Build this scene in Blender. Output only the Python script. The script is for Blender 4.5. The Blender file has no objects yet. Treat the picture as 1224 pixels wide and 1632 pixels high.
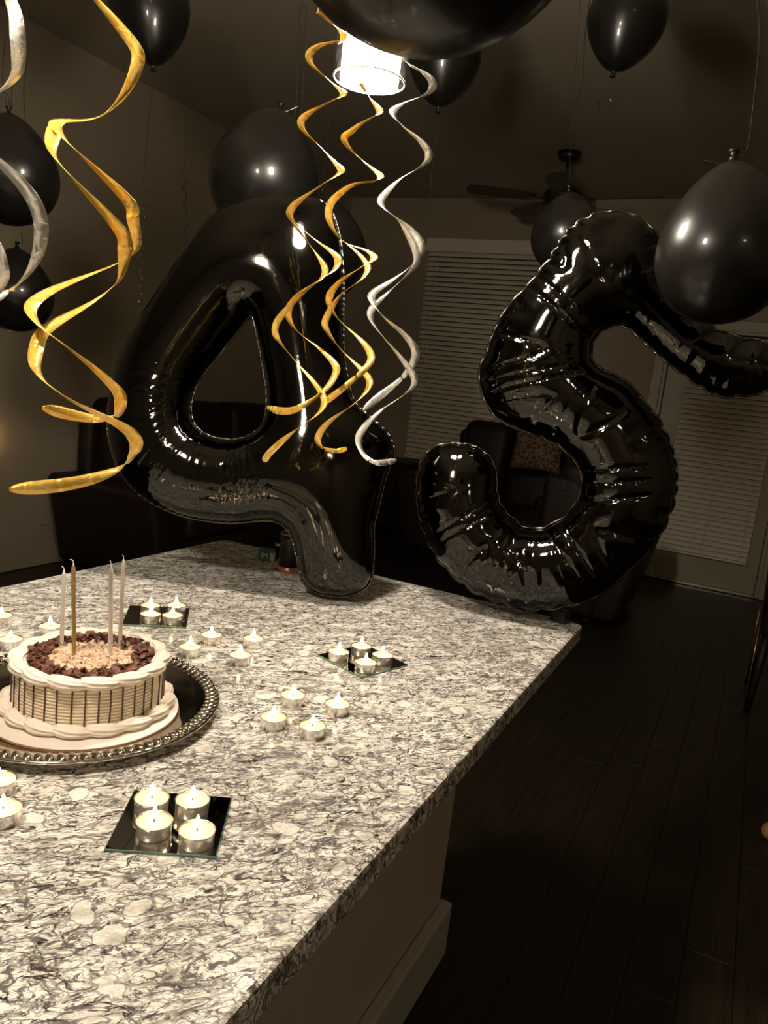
import bpy, bmesh, math, random
import numpy as np
from mathutils import Vector, Matrix, geometry
random.seed(7); np.random.seed(7)
C = bpy.context.scene.collection
sc = bpy.context.scene
PI = math.pi

# ------------------------------------------------------------------ camera
F = 1224.0; CX, CY = 612.0, 816.0; CAMH = 1.42
RW = np.array([[0.89044206, 0.17544819, -0.41991769],
               [0.44076335, -0.10272336, 0.89172618],
               [0.11331639, -0.97911483, -0.16880033]])   # columns: camera right / down / forward in the room
cam = bpy.data.cameras.new('camera'); cam_o = bpy.data.objects.new('camera', cam); C.objects.link(cam_o)
M = Matrix.Identity(4)
for i in range(3):
    M[i][0] = RW[i][0]; M[i][1] = -RW[i][1]; M[i][2] = -RW[i][2]
M[2][3] = CAMH
cam_o.matrix_world = M
cam.sensor_width = 36; cam.lens = 36 * F / 1632.0
cam.clip_start = 0.02; cam.clip_end = 60
sc.camera = cam_o
# ------------------------------------------------------------------ world + exposure
w = bpy.data.worlds.new('world'); sc.world = w; w.use_nodes = True
w.node_tree.nodes['Background'].inputs[0].default_value = (0.02, 0.016, 0.01, 1)
w.node_tree.nodes['Background'].inputs[1].default_value = 0.3
sc.view_settings.view_transform = 'Standard'; sc.view_settings.look = 'None'
sc.view_settings.gamma = 1; sc.view_settings.use_curve_mapping = False
sc.view_settings.exposure = 0.32
PENDANT_L = 270.0; PENDANT_C = (1.0, 0.87, 0.71)
FLAME_L = 25.0
hl = bpy.data.lights.new('added_fill_light', 'AREA'); hl.shape = 'DISK'; hl.size = .35; hl.energy = 13.0; hl.color = (1, .82, .60)  # unseen fill light added to brighten the island side and right floor
hlo = bpy.data.objects.new('added_fill_light', hl); C.objects.link(hlo); hlo.location = (1.9, -1.6, 2.9); hlo.rotation_euler = (0, math.radians(12), 0)

# ------------------------------------------------------------------ room measuring helpers
def ray(px, py): return Vector(RW @ np.array([px - CX, py - CY, F]))
def on_z(px, py, z): r = ray(px, py); return r * ((z - CAMH) / r.z) + Vector((0, 0, CAMH))
def on_y(px, py, y): r = ray(px, py); return r * (y / r.y) + Vector((0, 0, CAMH))
def on_x(px, py, x): r = ray(px, py); return r * (x / r.x) + Vector((0, 0, CAMH))
def at(px, py, d): return ray(px, py) * (d / F) + Vector((0, 0, CAMH))

# ------------------------------------------------------------------ materials
def mat(name, base=(.5, .5, .5), rough=.5, metal=0., spec=.5, emit=None, estr=0., coat=0., coat_r=.1, sss=0., trans=0.):
    m = bpy.data.materials.new(name); m.use_nodes = True
    b = m.node_tree.nodes['Principled BSDF']
    b.inputs['Base Color'].default_value = (*base, 1); b.inputs['Roughness'].default_value = rough
    b.inputs['Metallic'].default_value = metal; b.inputs['Specular IOR Level'].default_value = spec
    b.inputs['Coat Weight'].default_value = coat; b.inputs['Coat Roughness'].default_value = coat_r
    if sss:
        b.inputs['Subsurface Weight'].default_value = sss; b.inputs['Subsurface Radius'].default_value = (.01, .006, .003)
    if trans: b.inputs['Transmission Weight'].default_value = trans
    if emit: b.inputs['Emission Color'].default_value = (*emit, 1); b.inputs['Emission Strength'].default_value = estr
    return m
def nodes(m): return m.node_tree.nodes, m.node_tree.links, m.node_tree.nodes['Principled BSDF']
def N(m, t, **kw):
    n = m.node_tree.nodes.new(t)
    for k, v in kw.items():
        if hasattr(n, k): setattr(n, k, v)
        else: n.inputs[k].default_value = v
    return n
def vary(m, c1, c2, scale=8, detail=4, stretch=(1, 1, 1), bump=0., bscale=None, rough=None):
    nd, lk, b = nodes(m)
    tc = N(m, 'ShaderNodeTexCoord'); mp = N(m, 'ShaderNodeMapping'); mp.inputs['Scale'].default_value = stretch
    nz = N(m, 'ShaderNodeTexNoise'); nz.inputs['Scale'].default_value = scale; nz.inputs['Detail'].default_value = detail
    cr = N(m, 'ShaderNodeValToRGB'); cr.color_ramp.elements[0].color = (*c1, 1); cr.color_ramp.elements[1].color = (*c2, 1)
    cr.color_ramp.elements[0].position = .3; cr.color_ramp.elements[1].position = .7
    lk.new(tc.outputs['Object'], mp.inputs[0]); lk.new(mp.outputs[0], nz.inputs[0]); lk.new(nz.outputs[0], cr.inputs[0])
    lk.new(cr.outputs[0], b.inputs['Base Color'])
    if bump:
        n2 = N(m, 'ShaderNodeTexNoise'); n2.inputs['Scale'].default_value = bscale or scale * 6; n2.inputs['Detail'].default_value = 5
        lk.new(mp.outputs[0], n2.inputs[0])
        bp = N(m, 'ShaderNodeBump'); bp.inputs['Strength'].default_value = bump; bp.inputs['Distance'].default_value = .01
        lk.new(n2.outputs[0], bp.inputs['Height']); lk.new(bp.outputs[0], b.inputs['Normal'])
    return m

def granite():
    m = mat('granite', rough=.15, spec=.5)
    nd, lk, b = nodes(m)
    tc = N(m, 'ShaderNodeTexCoord')
    m0 = N(m, 'ShaderNodeMapping'); m0.inputs['Rotation'].default_value = (0, 0, math.radians(-48))
    mp = N(m, 'ShaderNodeMapping'); mp.inputs['Scale'].default_value = (1, 2.1, 1)
    lk.new(tc.outputs['Object'], m0.inputs[0]); lk.new(m0.outputs[0], mp.inputs[0])
    def noise(scale, det=4, src=None, dist=0., rough=.55):
        n = N(m, 'ShaderNodeTexNoise'); n.inputs['Scale'].default_value = scale; n.inputs['Detail'].default_value = det
        n.inputs['Distortion'].default_value = dist; n.inputs['Roughness'].default_value = rough
        lk.new((src or mp.outputs[0]), n.inputs[0]); return n
    def warp(src, scale, amt, det=3):
        n = noise(scale, det, src)
        s = N(m, 'ShaderNodeVectorMath', operation='SUBTRACT'); s.inputs[1].default_value = (.5, .5, .5); lk.new(n.outputs['Color'], s.inputs[0])
        k = N(m, 'ShaderNodeVectorMath', operation='SCALE'); k.inputs['Scale'].default_value = amt; lk.new(s.outputs[0], k.inputs[0])
        a = N(m, 'ShaderNodeVectorMath', operation='ADD'); lk.new(src, a.inputs[0]); lk.new(k.outputs[0], a.inputs[1]); return a.outputs[0]
    def vein(scale, warps, w0, w1):
        s = mp.outputs[0]
        for sc_, am in warps: s = warp(s, sc_, am)
        v = N(m, 'ShaderNodeTexVoronoi'); v.feature = 'DISTANCE_TO_EDGE'; v.inputs['Scale'].default_value = scale
        v.inputs['Randomness'].default_value = 1.
        lk.new(s, v.inputs[0])
        r = N(m, 'ShaderNodeMapRange'); r.inputs[1].default_value = w0; r.inputs[2].default_value = w1
        r.inputs[3].default_value = 1; r.inputs[4].default_value = 0
        lk.new(v.outputs['Distance'], r.inputs[0]); return r.outputs[0]
    def math_(op, a, bb):
        n = N(m, 'ShaderNodeMath', operation=op)
        for i, x in enumerate((a, bb)):
            if isinstance(x, (int, float)): n.inputs[i].default_value = x
            else: lk.new(x, n.inputs[i])
        return n.outputs[0]
    def ramp(src, p0, p1, c0=(0, 0, 0, 1), c1=(1, 1, 1, 1)):
        r = N(m, 'ShaderNodeValToRGB'); e = r.color_ramp.elements
        e[0].position = p0; e[1].position = p1; e[0].color = c0; e[1].color = c1
        lk.new(src, r.inputs[0]); return r.outputs[0]
    def mix(fac, c1, c2):
        n = N(m, 'ShaderNodeMix'); n.data_type = 'RGBA'
        if isinstance(fac, float): n.inputs[0].default_value = fac
        else: lk.new(fac, n.inputs[0])
        for i, x in ((6, c1), (7, c2)):
            if isinstance(x, tuple): n.inputs[i].default_value = x
            else: lk.new(x, n.inputs[i])
        return n.outputs[2]
    def ridge(scale, w0, w1, det=3, dist=1.0, warps=()):
        src = mp.outputs[0]
        for sc_, am in warps: src = warp(src, sc_, am)
        n = noise(scale, det, src, dist, .5).outputs[0]
        a = math_('ABSOLUTE', math_('SUBTRACT', n, .5), 0)
        r = N(m, 'ShaderNodeMapRange'); r.inputs[1].default_value = w0; r.inputs[2].default_value = w1; r.inputs[3].default_value = 1; r.inputs[4].default_value = 0
        lk.new(a, r.inputs[0]); return r.outputs[0]
    r1 = ridge(24, .016, .046, 5, 1.5, [(9, .06)])
    r2 = ridge(52, .018, .055, 4, 1.6, [(20, .03)])
    r3 = ridge(12, .008, .026, 5, 2.0, [(14, .08)])
    patch = ramp(noise(10, 4, dist=1.0).outputs[0], .34, .58)
    patch2 = ramp(noise(24, 5, dist=1.5).outputs[0], .40, .56)
    blot = ramp(noise(30, 6, dist=2.6, rough=.70).outputs[0], .555, .60)
    # pale pebbles with a dark outline
    wsrc = warp(warp(tc.outputs['Object'], 24, .035), 80, .010)
    vo = N(m, 'ShaderNodeTexVoronoi'); vo.inputs['Scale'].default_value = 26; vo.inputs['Randomness'].default_value = 1; lk.new(wsrc, vo.inputs[0])
    sepc = N(m, 'ShaderNodeSeparateColor'); lk.new(vo.outputs['Color'], sepc.inputs[0])
    pick = math_('GREATER_THAN', sepc.outputs[0], .68)
    rad = math_('ADD', math_('MULTIPLY', sepc.outputs[1], .20), .22)
    dd = math_('SUBTRACT', vo.outputs['Distance'], rad)
    inner = math_('MULTIPLY', pick, math_('LESS_THAN', dd, 0.0))
    rim = math_('MULTIPLY', pick, math_('MULTIPLY', math_('GREATER_THAN', dd, 0.0), math_('LESS_THAN', dd, .05)))
    lines = math_('MAXIMUM', math_('MULTIPLY', r1, math_('ADD', math_('MULTIPLY', patch2, .55), .45)), math_('MULTIPLY', r2, math_('ADD', math_('MULTIPLY', patch, .60), .15)))
    lines = math_('MAXIMUM', lines, math_('MULTIPLY', r3, .9))
    lines = math_('MAXIMUM', lines, math_('MULTIPLY', blot, .90))
    lines = math_('MULTIPLY', lines, math_('SUBTRACT', 1.0, math_('MULTIPLY', inner, .70)))
    total = math_('MAXIMUM', lines, math_('MULTIPLY', rim, .55))
    tone = ramp(noise(30, 5).outputs[0], .32, .52, (.56, .51, .44, 1), (.92, .89, .81, 1))
    gray = mix(ramp(noise(34, 4).outputs[0], .35, .65), (.010, .008, .010, 1), (.075, .06, .062, 1))
    col = mix(math_('MINIMUM', total, 1.0), tone, gray)
    warm = ramp(noise(9, 3).outputs[0], .60, .78)
    col2 = mix(math_('MULTIPLY', warm, .35), col, (.42, .32, .24, 1))
    lk.new(col2, b.inputs['Base Color'])
    bp = N(m, 'ShaderNodeBump'); bp.inputs['Strength'].default_value = .05; bp.inputs['Distance'].default_value = .002
    lk.new(noise(160, 3).outputs[0], bp.inputs['Height']); lk.new(bp.outputs[0], b.inputs['Normal'])
    return m

GRANITE = granite()
WALLM = vary(mat('wall_paint', rough=.7), (.30, .245, .17), (.33, .27, .19), 3, bump=.08, bscale=140)
CEILM = vary(mat('ceiling_paint', rough=.85), (.36, .31, .23), (.40, .34, .25), 2, bump=.2, bscale=60)
TRIMM = vary(mat('trim_paint', rough=.4), (.31, .27, .18), (.34, .29, .20), 3)
ISLM = vary(mat('island_paint', rough=.55), (.44, .38, .29), (.47, .41, .32), 2, bump=.1, bscale=160)
BASEM = vary(mat('baseboard_paint', rough=.4), (.40, .385, .33), (.43, .41, .35), 2)
FLOORM = vary(mat('dark_wood', rough=.38, spec=.4), (.012, .009, .005), (.030, .021, .012), 9, 6, (6, .5, 1), bump=.25, bscale=30)
BLINDM = vary(mat('blind_slat', rough=.35), (.66, .60, .48), (.72, .66, .53), 2)
SOFAM = vary(mat('dark_leather', rough=.5, spec=.3), (.010, .005, .004), (.018, .009, .007), 12, bump=.3, bscale=90)
CHAIRM = vary(mat('dark_chair', rough=.45, spec=.3), (.008, .006, .006), (.014, .011, .010), 12)
LATEX = mat('black_latex', (.012, .011, .009), .32, 0, .22, coat=.24, coat_r=.07)
def latex_tex():
    vary(LATEX, (.004, .0035, .003), (.007, .006, .005), 9, 3)
latex_tex()
FOIL = mat('black_foil', (.056, .054, .050), .07, 1.0, .5)
def foil_tex():
    nd, lk, b = nodes(FOIL)
    tc = N(FOIL, 'ShaderNodeTexCoord'); n1 = N(FOIL, 'ShaderNodeTexNoise'); n1.inputs['Scale'].default_value = 14; n1.inputs['Detail'].default_value = 3
    n1.inputs['Distortion'].default_value = .6
    bp = N(FOIL, 'ShaderNodeBump'); bp.inputs['Strength'].default_value = .12; bp.inputs['Distance'].default_value = .005
    lk.new(tc.outputs['Object'], n1.inputs[0]); lk.new(n1.outputs[0], bp.inputs['Height']); lk.new(bp.outputs[0], b.inputs['Normal'])
foil_tex()
SEAMF = mat('foil_seam', (.16, .13, .11), .22, 1.0)
vary(SEAMF, (.09, .08, .07), (.20, .17, .14), 40, 3)
def swirl_mat(name, c1, c2, metal):
    m = mat(name, c1, .22, metal)
    nd, lk, b = nodes(m)
    tc = N(m, 'ShaderNodeTexCoord'); n1 = N(m, 'ShaderNodeTexNoise'); n1.inputs['Scale'].default_value = 60; n1.inputs['Detail'].default_value = 3
    n1.inputs['Distortion'].default_value = 1.5
    cr = N(m, 'ShaderNodeValToRGB'); cr.color_ramp.elements[0].color = (*c1, 1); cr.color_ramp.elements[1].color = (*c2, 1)
    cr.color_ramp.elements[0].position = .35; cr.color_ramp.elements[1].position = .65
    bp = N(m, 'ShaderNodeBump'); bp.inputs['Strength'].default_value = .5; bp.inputs['Distance'].default_value = .004
    lk.new(tc.outputs['Object'], n1.inputs[0]); lk.new(n1.outputs[0], cr.inputs[0]); lk.new(cr.outputs[0], b.inputs['Base Color'])
    lk.new(n1.outputs[0], bp.inputs['Height']); lk.new(bp.outputs[0], b.inputs['Normal'])
    return m
GOLD = swirl_mat('gold_foil', (.90, .50, .06), (1.0, .72, .20), .5)
SILVER = swirl_mat('silver_foil', (.74, .72, .66), (.92, .90, .84), .55)
RIBM = mat('black_ribbon', (.015, .012, .010), .2, 0, .8); vary(RIBM, (.012, .010, .008), (.022, .018, .014), 30)
WAX = mat('tealight_wax', (.93, .84, .66), .35, 0, .4, sss=.35); vary(WAX, (.88, .69, .47), (.93, .77, .56), 30)
ALU = mat('aluminium_cup', (.82, .78, .72), .25, 1.0); vary(ALU, (.74, .70, .64), (.86, .82, .76), 120, bump=.1, bscale=300)
WICK = mat('wick', (.05, .035, .025), .8); vary(WICK, (.03, .02, .015), (.08, .06, .04), 300)
FLAME = mat('flame', (1, .7, .3), 1, emit=(1.0, .74, .42), estr=FLAME_L)
MIRROR = mat('mirror_face', (.80, .82, .79), .02, 1.0); vary(MIRROR, (.78, .80, .77), (.84, .86, .83), 5)
GLEDGE = mat('mirror_glass_edge', (.10, .20, .16), .08, 0, .8); vary(GLEDGE, (.09, .19, .15), (.15, .27, .22), 60)
SILV = mat('tray_silver', (.62, .58, .53), .12, 1.0); vary(SILV, (.50, .47, .43), (.68, .64, .58), 14)
BOARDW = mat('cake_board_paper', (.82, .74, .66), .4); vary(BOARDW, (.80, .72, .64), (.86, .78, .70), 20)
BOARDC = mat('cardboard', (.32, .17, .08), .8); vary(BOARDC, (.26, .13, .06), (.40, .22, .11), 200)
CREAM = mat('buttercream', (.86, .72, .58), .5, 0, .3, sss=.15); vary(CREAM, (.86, .74, .62), (.93, .83, .72), 25, bump=.15, bscale=120)
CREAMS = mat('side_cream', (.80, .68, .50), .5, 0, .3, sss=.1); vary(CREAMS, (.80, .68, .50), (.90, .80, .62), 12, 4, (1, 1, 14))
CHOC = mat('chocolate', (.10, .035, .02), .4, 0, .4); vary(CHOC, (.06, .02, .012), (.19, .07, .04), 90, bump=.3, bscale=200)
DRIZ = mat('chocolate_drizzle', (.10, .045, .03), .35); vary(DRIZ, (.08, .035, .025), (.14, .065, .045), 80)
NUT = mat('caramel_crumble', (.70, .46, .28), .5); vary(NUT, (.62, .38, .24), (.88, .70, .52), 50, bump=.3, bscale=200)
CWHITE = mat('pearl_candle', (.80, .72, .66), .3, .2, .5); vary(CWHITE, (.76, .67, .60), (.84, .76, .70), 40)
CGOLD = mat('gold_candle', (.72, .50, .20), .25, .7); vary(CGOLD, (.62, .42, .15), (.80, .58, .26), 40)
LAMP = mat('pendant_diffuser', (1, .95, .9), 1, emit=PENDANT_C, estr=PENDANT_L)
NICKEL = mat('brushed_nickel', (.35, .31, .26), .25, 1.0); vary(NICKEL, (.28, .25, .21), (.42, .37, .31), 30)
BRONZE = mat('dark_bronze', (.05, .035, .025), .3, .8); vary(BRONZE, (.035, .025, .018), (.07, .05, .035), 30)
BLADEM = mat('fan_blade_wood', (.04, .025, .016), .5); vary(BLADEM, (.03, .018, .011), (.06, .04, .026), 6, 4, (8, 1, 1))
FROST = mat('frosted_glass', (.55, .62, .56), .5); vary(FROST, (.5, .58, .52), (.6, .66, .6), 5)
BLACKP = mat('black_plastic', (.012, .011, .010), .3); vary(BLACKP, (.010, .009, .008), (.018, .016, .014), 30)
COPPER = mat('copper', (.75, .36, .24), .28, .9); vary(COPPER, (.66, .30, .20), (.82, .42, .29), 40)
GREENC = mat('green_carton', (.03, .16, .11), .5); vary(GREENC, (.02, .13, .09), (.04, .19, .13), 40)
WHITEP = mat('white_print', (.75, .72, .64), .5); vary(WHITEP, (.7, .67, .6), (.8, .77, .7), 60)
TAN = mat('tan_rubber', (.50, .27, .11), .6); vary(TAN, (.42, .22, .08), (.60, .34, .15), 12, bump=.3)
PILLOW = mat('patterned_fabric', (.25, .15, .09), .9)
def pillow_tex():
    nd, lk, b = nodes(PILLOW)
    tc = N(PILLOW, 'ShaderNodeTexCoord'); v = N(PILLOW, 'ShaderNodeTexVoronoi'); v.feature = 'DISTANCE_TO_EDGE'; v.inputs['Scale'].default_value = 26
    cr = N(PILLOW, 'ShaderNodeValToRGB'); cr.color_ramp.elements[0].position = .05; cr.color_ramp.elements[1].position = .12
    cr.color_ramp.elements[0].color = (.20, .13, .08, 1); cr.color_ramp.elements[1].color = (.07, .035, .022, 1)
    lk.new(tc.outputs['Object'], v.inputs[0]); lk.new(v.outputs['Distance'], cr.inputs[0]); lk.new(cr.outputs[0], b.inputs['Base Color'])
pillow_tex()
def clear_glass():
    m = bpy.data.materials.new('clear_glass'); m.use_nodes = True; nt = m.node_tree; nt.nodes.clear()
    o = nt.nodes.new('ShaderNodeOutputMaterial'); mx = nt.nodes.new('ShaderNodeMixShader'); t = nt.nodes.new('ShaderNodeBsdfTransparent')
    g = nt.nodes.new('ShaderNodeBsdfGlossy'); g.inputs['Roughness'].default_value = .04; f = nt.nodes.new('ShaderNodeLayerWeight'); f.inputs[0].default_value = .35
    r = nt.nodes.new('ShaderNodeMapRange'); r.inputs[3].default_value = .04; r.inputs[4].default_value = .8
    nz = nt.nodes.new('ShaderNodeTexNoise'); nz.inputs['Scale'].default_value = 8
    t.inputs[0].default_value = (.93, .94, .93, 1)
    nt.links.new(f.outputs['Fresnel'], r.inputs[0]); nt.links.new(r.outputs[0], mx.inputs[0]); nt.links.new(t.outputs[0], mx.inputs[1]); nt.links.new(g.outputs[0], mx.inputs[2]); nt.links.new(mx.outputs[0], o.inputs[0])
    return m
GLASS = clear_glass()

# ------------------------------------------------------------------ object helpers
def link(name, me, m, parent=None, smooth=False, loc=None):
    o = bpy.data.objects.new(name, me); C.objects.link(o)
    if m is not None: me.materials.append(m)
    if smooth: me.polygons.foreach_set('use_smooth', [True] * len(me.polygons))
    if parent is not None: o.parent = parent
    if loc is not None: o.location = loc
    return o
def obj(name, bm, m, parent=None, smooth=False, loc=None):
    me = bpy.data.meshes.new(name); bmesh.ops.recalc_face_normals(bm, faces=bm.faces); bm.to_mesh(me); bm.free()
    return link(name, me, m, parent, smooth, loc)
def thing(name, loc, rz=0):
    o = bpy.data.objects.new(name, None); C.objects.link(o); o.location = loc; o.rotation_euler = (0, 0, rz); o.empty_display_size = .05
    return o
def tag(o, label=None, cat=None, group=None, kind=None):
    if label: o['label'] = label
    if cat: o['category'] = cat
    if group: o['group'] = group
    if kind: o['kind'] = kind
    return o
def copy_tree(o, parent=None):
    c = o.copy(); C.objects.link(c); c.parent = parent
    for ch in list(o.children): copy_tree(ch, c)
    return c
def box(bm, x0, x1, y0, y1, z0, z1, bev=0, seg=2):
    g = bmesh.ops.create_cube(bm, size=1)
    for v in g['verts']:
        v.co = Vector(((x0 + x1) / 2 + v.co.x * (x1 - x0), (y0 + y1) / 2 + v.co.y * (y1 - y0), (z0 + z1) / 2 + v.co.z * (z1 - z0)))
    if bev:
        ed = list({e for v in g['verts'] for e in v.link_edges})
        bmesh.ops.bevel(bm, geom=ed, offset=bev, segments=seg, profile=.5, affect='EDGES')
    return bm
def boxbm(*a, **k): return box(bmesh.new(), *a, **k)
def lathe(bm, prof, seg=32, center=(0, 0, 0), close_top=True, close_bot=True):
    rings = []
    for r, z in prof:
        rings.append([bm.verts.new((center[0] + r * math.cos(2 * PI * i / seg), center[1] + r * math.sin(2 * PI * i / seg), center[2] + z)) for i in range(seg)])
    for a, b in zip(rings, rings[1:]):
        for i in range(seg): bm.faces.new((a[i], a[(i + 1) % seg], b[(i + 1) % seg], b[i]))
    if close_bot and prof[0][0] > 0: bm.faces.new(rings[0][::-1])
    if close_top and prof[-1][0] > 0: bm.faces.new(rings[-1])
    return bm
def tube(bm, pts, r, seg=6, caps=True):
    pts = [Vector(p) for p in pts]; rings = []
    for i, p in enumerate(pts):
        d = (pts[min(i + 1, len(pts) - 1)] - pts[max(i - 1, 0)]).normalized()
        u = d.orthogonal().normalized() if i == 0 else (uu - uu.dot(d) * d).normalized()
        uu = u; v = d.cross(u); rr = r[i] if isinstance(r, (list, tuple)) else r
        rings.append([bm.verts.new(p + (u * math.cos(2 * PI * k / seg) + v * math.sin(2 * PI * k / seg)) * rr) for k in range(seg)])
    for a, b in zip(rings, rings[1:]):
        for k in range(seg): bm.faces.new((a[k], a[(k + 1) % seg], b[(k + 1) % seg], b[k]))
    if caps: bm.faces.new(rings[0][::-1]); bm.faces.new(rings[-1])
    return bm
def catmull(P, n=8, closed=False):
    P = [np.array(p, float) for p in P]; out = []; L = len(P)
    for i in range(L if closed else L - 1):
        if closed: a, b, c, d = P[i - 1], P[i], P[(i + 1) % L], P[(i + 2) % L]
        else: a, b, c, d = P[max(i - 1, 0)], P[i], P[i + 1], P[min(i + 2, L - 1)]
        for k in range(n):
            t = k / n
            out.append(.5 * ((2 * b) + (c - a) * t + (2 * a - 5 * b + 4 * c - d) * t * t + (3 * b - a - 3 * c + d) * t ** 3))
    if not closed: out.append(P[-1])
    return out

# ================================================================== SETTING
XL, XR, YN, YF, ZC = -4.0, 2.8, -2.6, 6.93, 3.14
tag(obj('wall_left', boxbm(XL - .12, XL, YN, YF, 0, ZC), WALLM), kind='structure', label='tan painted wall on the left')
tag(obj('wall_right', boxbm(XR, XR + .12, YN, YF, 0, ZC), WALLM), kind='structure')
tag(obj('wall_near', boxbm(XL - .12, XR + .12, YN - .12, YN, 0, ZC), WALLM), kind='structure')
tag(obj('ceiling', boxbm(XL - .12, XR + .12, YN - .12, YF + .12, ZC, ZC + .1), CEILM), kind='structure')
fl = tag(obj('floor', boxbm(XL - .12, XR + .12, YN - .12, YF + .12, -.1, -.004), FLOORM), kind='structure', label='very dark hardwood plank floor')
# far wall with openings for window and door
W1 = (-3.10, -1.72, .66, 2.68)
D1 = (-.83, .20, 0.0, 2.12)
bm = bmesh.new()
for a in ((XL - .12, W1[0], 0, ZC), (W1[0], W1[1], 0, W1[2]), (W1[0], W1[1], W1[3], ZC), (W1[1], D1[0], 0, ZC), (D1[0], D1[1], D1[3], ZC), (D1[1], XR + .12, 0, ZC)):
    box(bm, a[0], a[1], YF, YF + .12, a[2], a[3])
tag(obj('wall_far', bm, WALLM), kind='structure', label='tan painted wall behind the living room')
# floor planks over the part of the floor in view
pw = .127
me_pl = [None] * 3
for k, L in enumerate((1.2, .9, 1.5)):
    b = boxbm(-pw / 2 + .0012, pw / 2 - .0012, -L / 2 + .001, L / 2 - .001, -.0045, .0, bev=.0008, seg=1)
    me = bpy.data.meshes.new('plank'); b.to_mesh(me); b.free(); me.materials.append(FLOORM); me_pl[k] = (me, L)
x = -.45 + pw / 2; row = 0
while x < 1.7:
    y = .9 - random.random() * .8
    while y < YF - .05:
        me, L = me_pl[random.randrange(3)]
        if y + L > YF - .005: y = y; 
        if y + L <= YF + .02:
            o = bpy.data.objects.new('plank', me); C.objects.link(o); o.parent = fl; o.location = (x, y + L / 2, random.random() * .0006)
        y += L
    x += pw; row += 1
# baseboards
for nm, a in (('baseboard_left', (XL, XL + .014, YN, YF - .014, 0, .13)), ('baseboard_far', (XL + .014, D1[0] - .09, YF - .014, YF, 0, .13)), ('baseboard_right', (D1[1] + .09, XR, YF - .014, YF, 0, .13))):
    tag(obj(nm, boxbm(*a, bev=.004), TRIMM), kind='structure')

def blinds(name, x0, x1, z0, z1, pitch, yy, parent):
    L = x1 - x0; n = int((z1 - z0) / pitch)
    b = bmesh.new(); g = []
    for k in range(5):
        u = -1 + k * .5; g.append((u * .023, .0035 * (1 - u * u)))
    top = [[b.verts.new((sx, yv, zv + .0016)) for yv, zv in g] for sx in (0, L)]; bot = [[b.verts.new((sx, yv, zv - .0012)) for yv, zv in g] for sx in (0, L)]
    for A, B_ in ((top[0], top[1]), (bot[1], bot[0])):
        for k in range(4): b.faces.new((A[k], A[k + 1], B_[k + 1], B_[k]))
    for k in (0, 4): b.faces.new((top[0][k], top[1][k], bot[1][k], bot[0][k]))
    for s in (0, 1): b.faces.new(top[s] + bot[s][::-1])
    bmesh.ops.recalc_face_normals(b, faces=b.faces)
    me = bpy.data.meshes.new('slat'); b.to_mesh(me); b.free(); me.materials.append(BLINDM)
    for i in range(n):
        o = bpy.data.objects.new('slat', me); C.objects.link(o); o.parent = parent
        o.location = (x0, yy, z0 + .03 + i * pitch); o.rotation_euler = (math.radians(52 + random.uniform(-2, 2)), 0, 0)
    obj('bottom_rail', boxbm(x0, x1, yy - .022, yy + .022, z0 - .012, z0 + .008, bev=.003), BLINDM, parent)
    for fx in (.08, .5, .92):
        obj('ladder_cord', tube(bmesh.new(), [(x0 + L * fx, yy - .026, z0), (x0 + L * fx, yy - .026, z0 + n * pitch)], .0022, 5), BLINDM, parent)

# window
wn = tag(thing('window_1', (0, 0, 0)), kind='structure', label='window with closed pale horizontal blinds, left of the patio door')
bm = bmesh.new(); x0, x1, z0, z1 = W1
box(bm, x0, x0 + .05, YF + .02, YF + .11, z0, z1); box(bm, x1 - .05, x1, YF + .02, YF + .11, z0, z1); box(bm, x0 + .05, x1 - .05, YF + .02, YF + .11, z0, z0 + .05); box(bm, x0 + .05, x1 - .05, YF + .02, YF + .11, z1 - .05, z1)
box(bm, x0 + .05, x1 - .05, YF + .05, YF + .09, (z0 + z1) / 2 - .02, (z0 + z1) / 2 + .02)
obj('window_frame', bm, TRIMM, wn)
obj('glass_pane', boxbm(x0 + .05, x1 - .05, YF + .065, YF + .071, z0 + .05, z1 - .05), GLASS, wn)
obj('window_sill', boxbm(x0 - .03, x1 + .03, YF - .04, YF + .02, z0 - .03, z0, bev=.005), TRIMM, wn)
obj('valance', boxbm(x0 - .02, x1 + .02, YF - .062, YF, z1 - .03, z1 + .09, bev=.006), BLINDM, wn)
blinds('blinds', x0 + .008, x1 - .008, z0 + .05, z1 - .02, .045, YF - .028, wn)
# patio door
dr = tag(thing('door_1', (0, 0, 0)), kind='structure', label='patio door with full-height pale horizontal blinds')
x0, x1, z0, z1 = D1
bm = bmesh.new(); box(bm, x0 + .03, -.62, YF + .03, YF + .075, .02, z1 - .04); box(bm, .055, x1 - .03, YF + .03, YF + .075, .02, z1 - .04)
box(bm, -.62, .055, YF + .03, YF + .075, .02, .26); box(bm, -.62, .055, YF + .03, YF + .075, z1 - .2, z1 - .04)
obj('door_leaf', bm, TRIMM, dr)
bm = bmesh.new(); box(bm, x0, x0 + .022, YF, YF + .11, 0, z1); box(bm, x1 - .022, x1, YF, YF + .11, 0, z1); box(bm, x0 + .022, x1 - .022, YF, YF + .11, z1 - .022, z1)
obj('door_jamb', bm, TRIMM, dr)
bm = bmesh.new(); box(bm, x0 - .085, x0 - .006, YF - .018, YF, 0, z1 + .08, bev=.004); box(bm, x1 + .006, x1 + .085, YF - .018, YF, 0, z1 + .08, bev=.004); box(bm, x0 - .085, x1 + .085, YF - .02, YF, z1 + .0, z1 + .085, bev=.004)
obj('door_casing', bm, TRIMM, dr)
obj('glass_pane', boxbm(-.62, .055, YF + .05, YF + .056, .26, z1 - .2), GLASS, dr)
obj('threshold', boxbm(x0 + .022, x1 - .022, YF - .03, YF + .1, 0, .022, bev=.004), NICKEL, dr)
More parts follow.
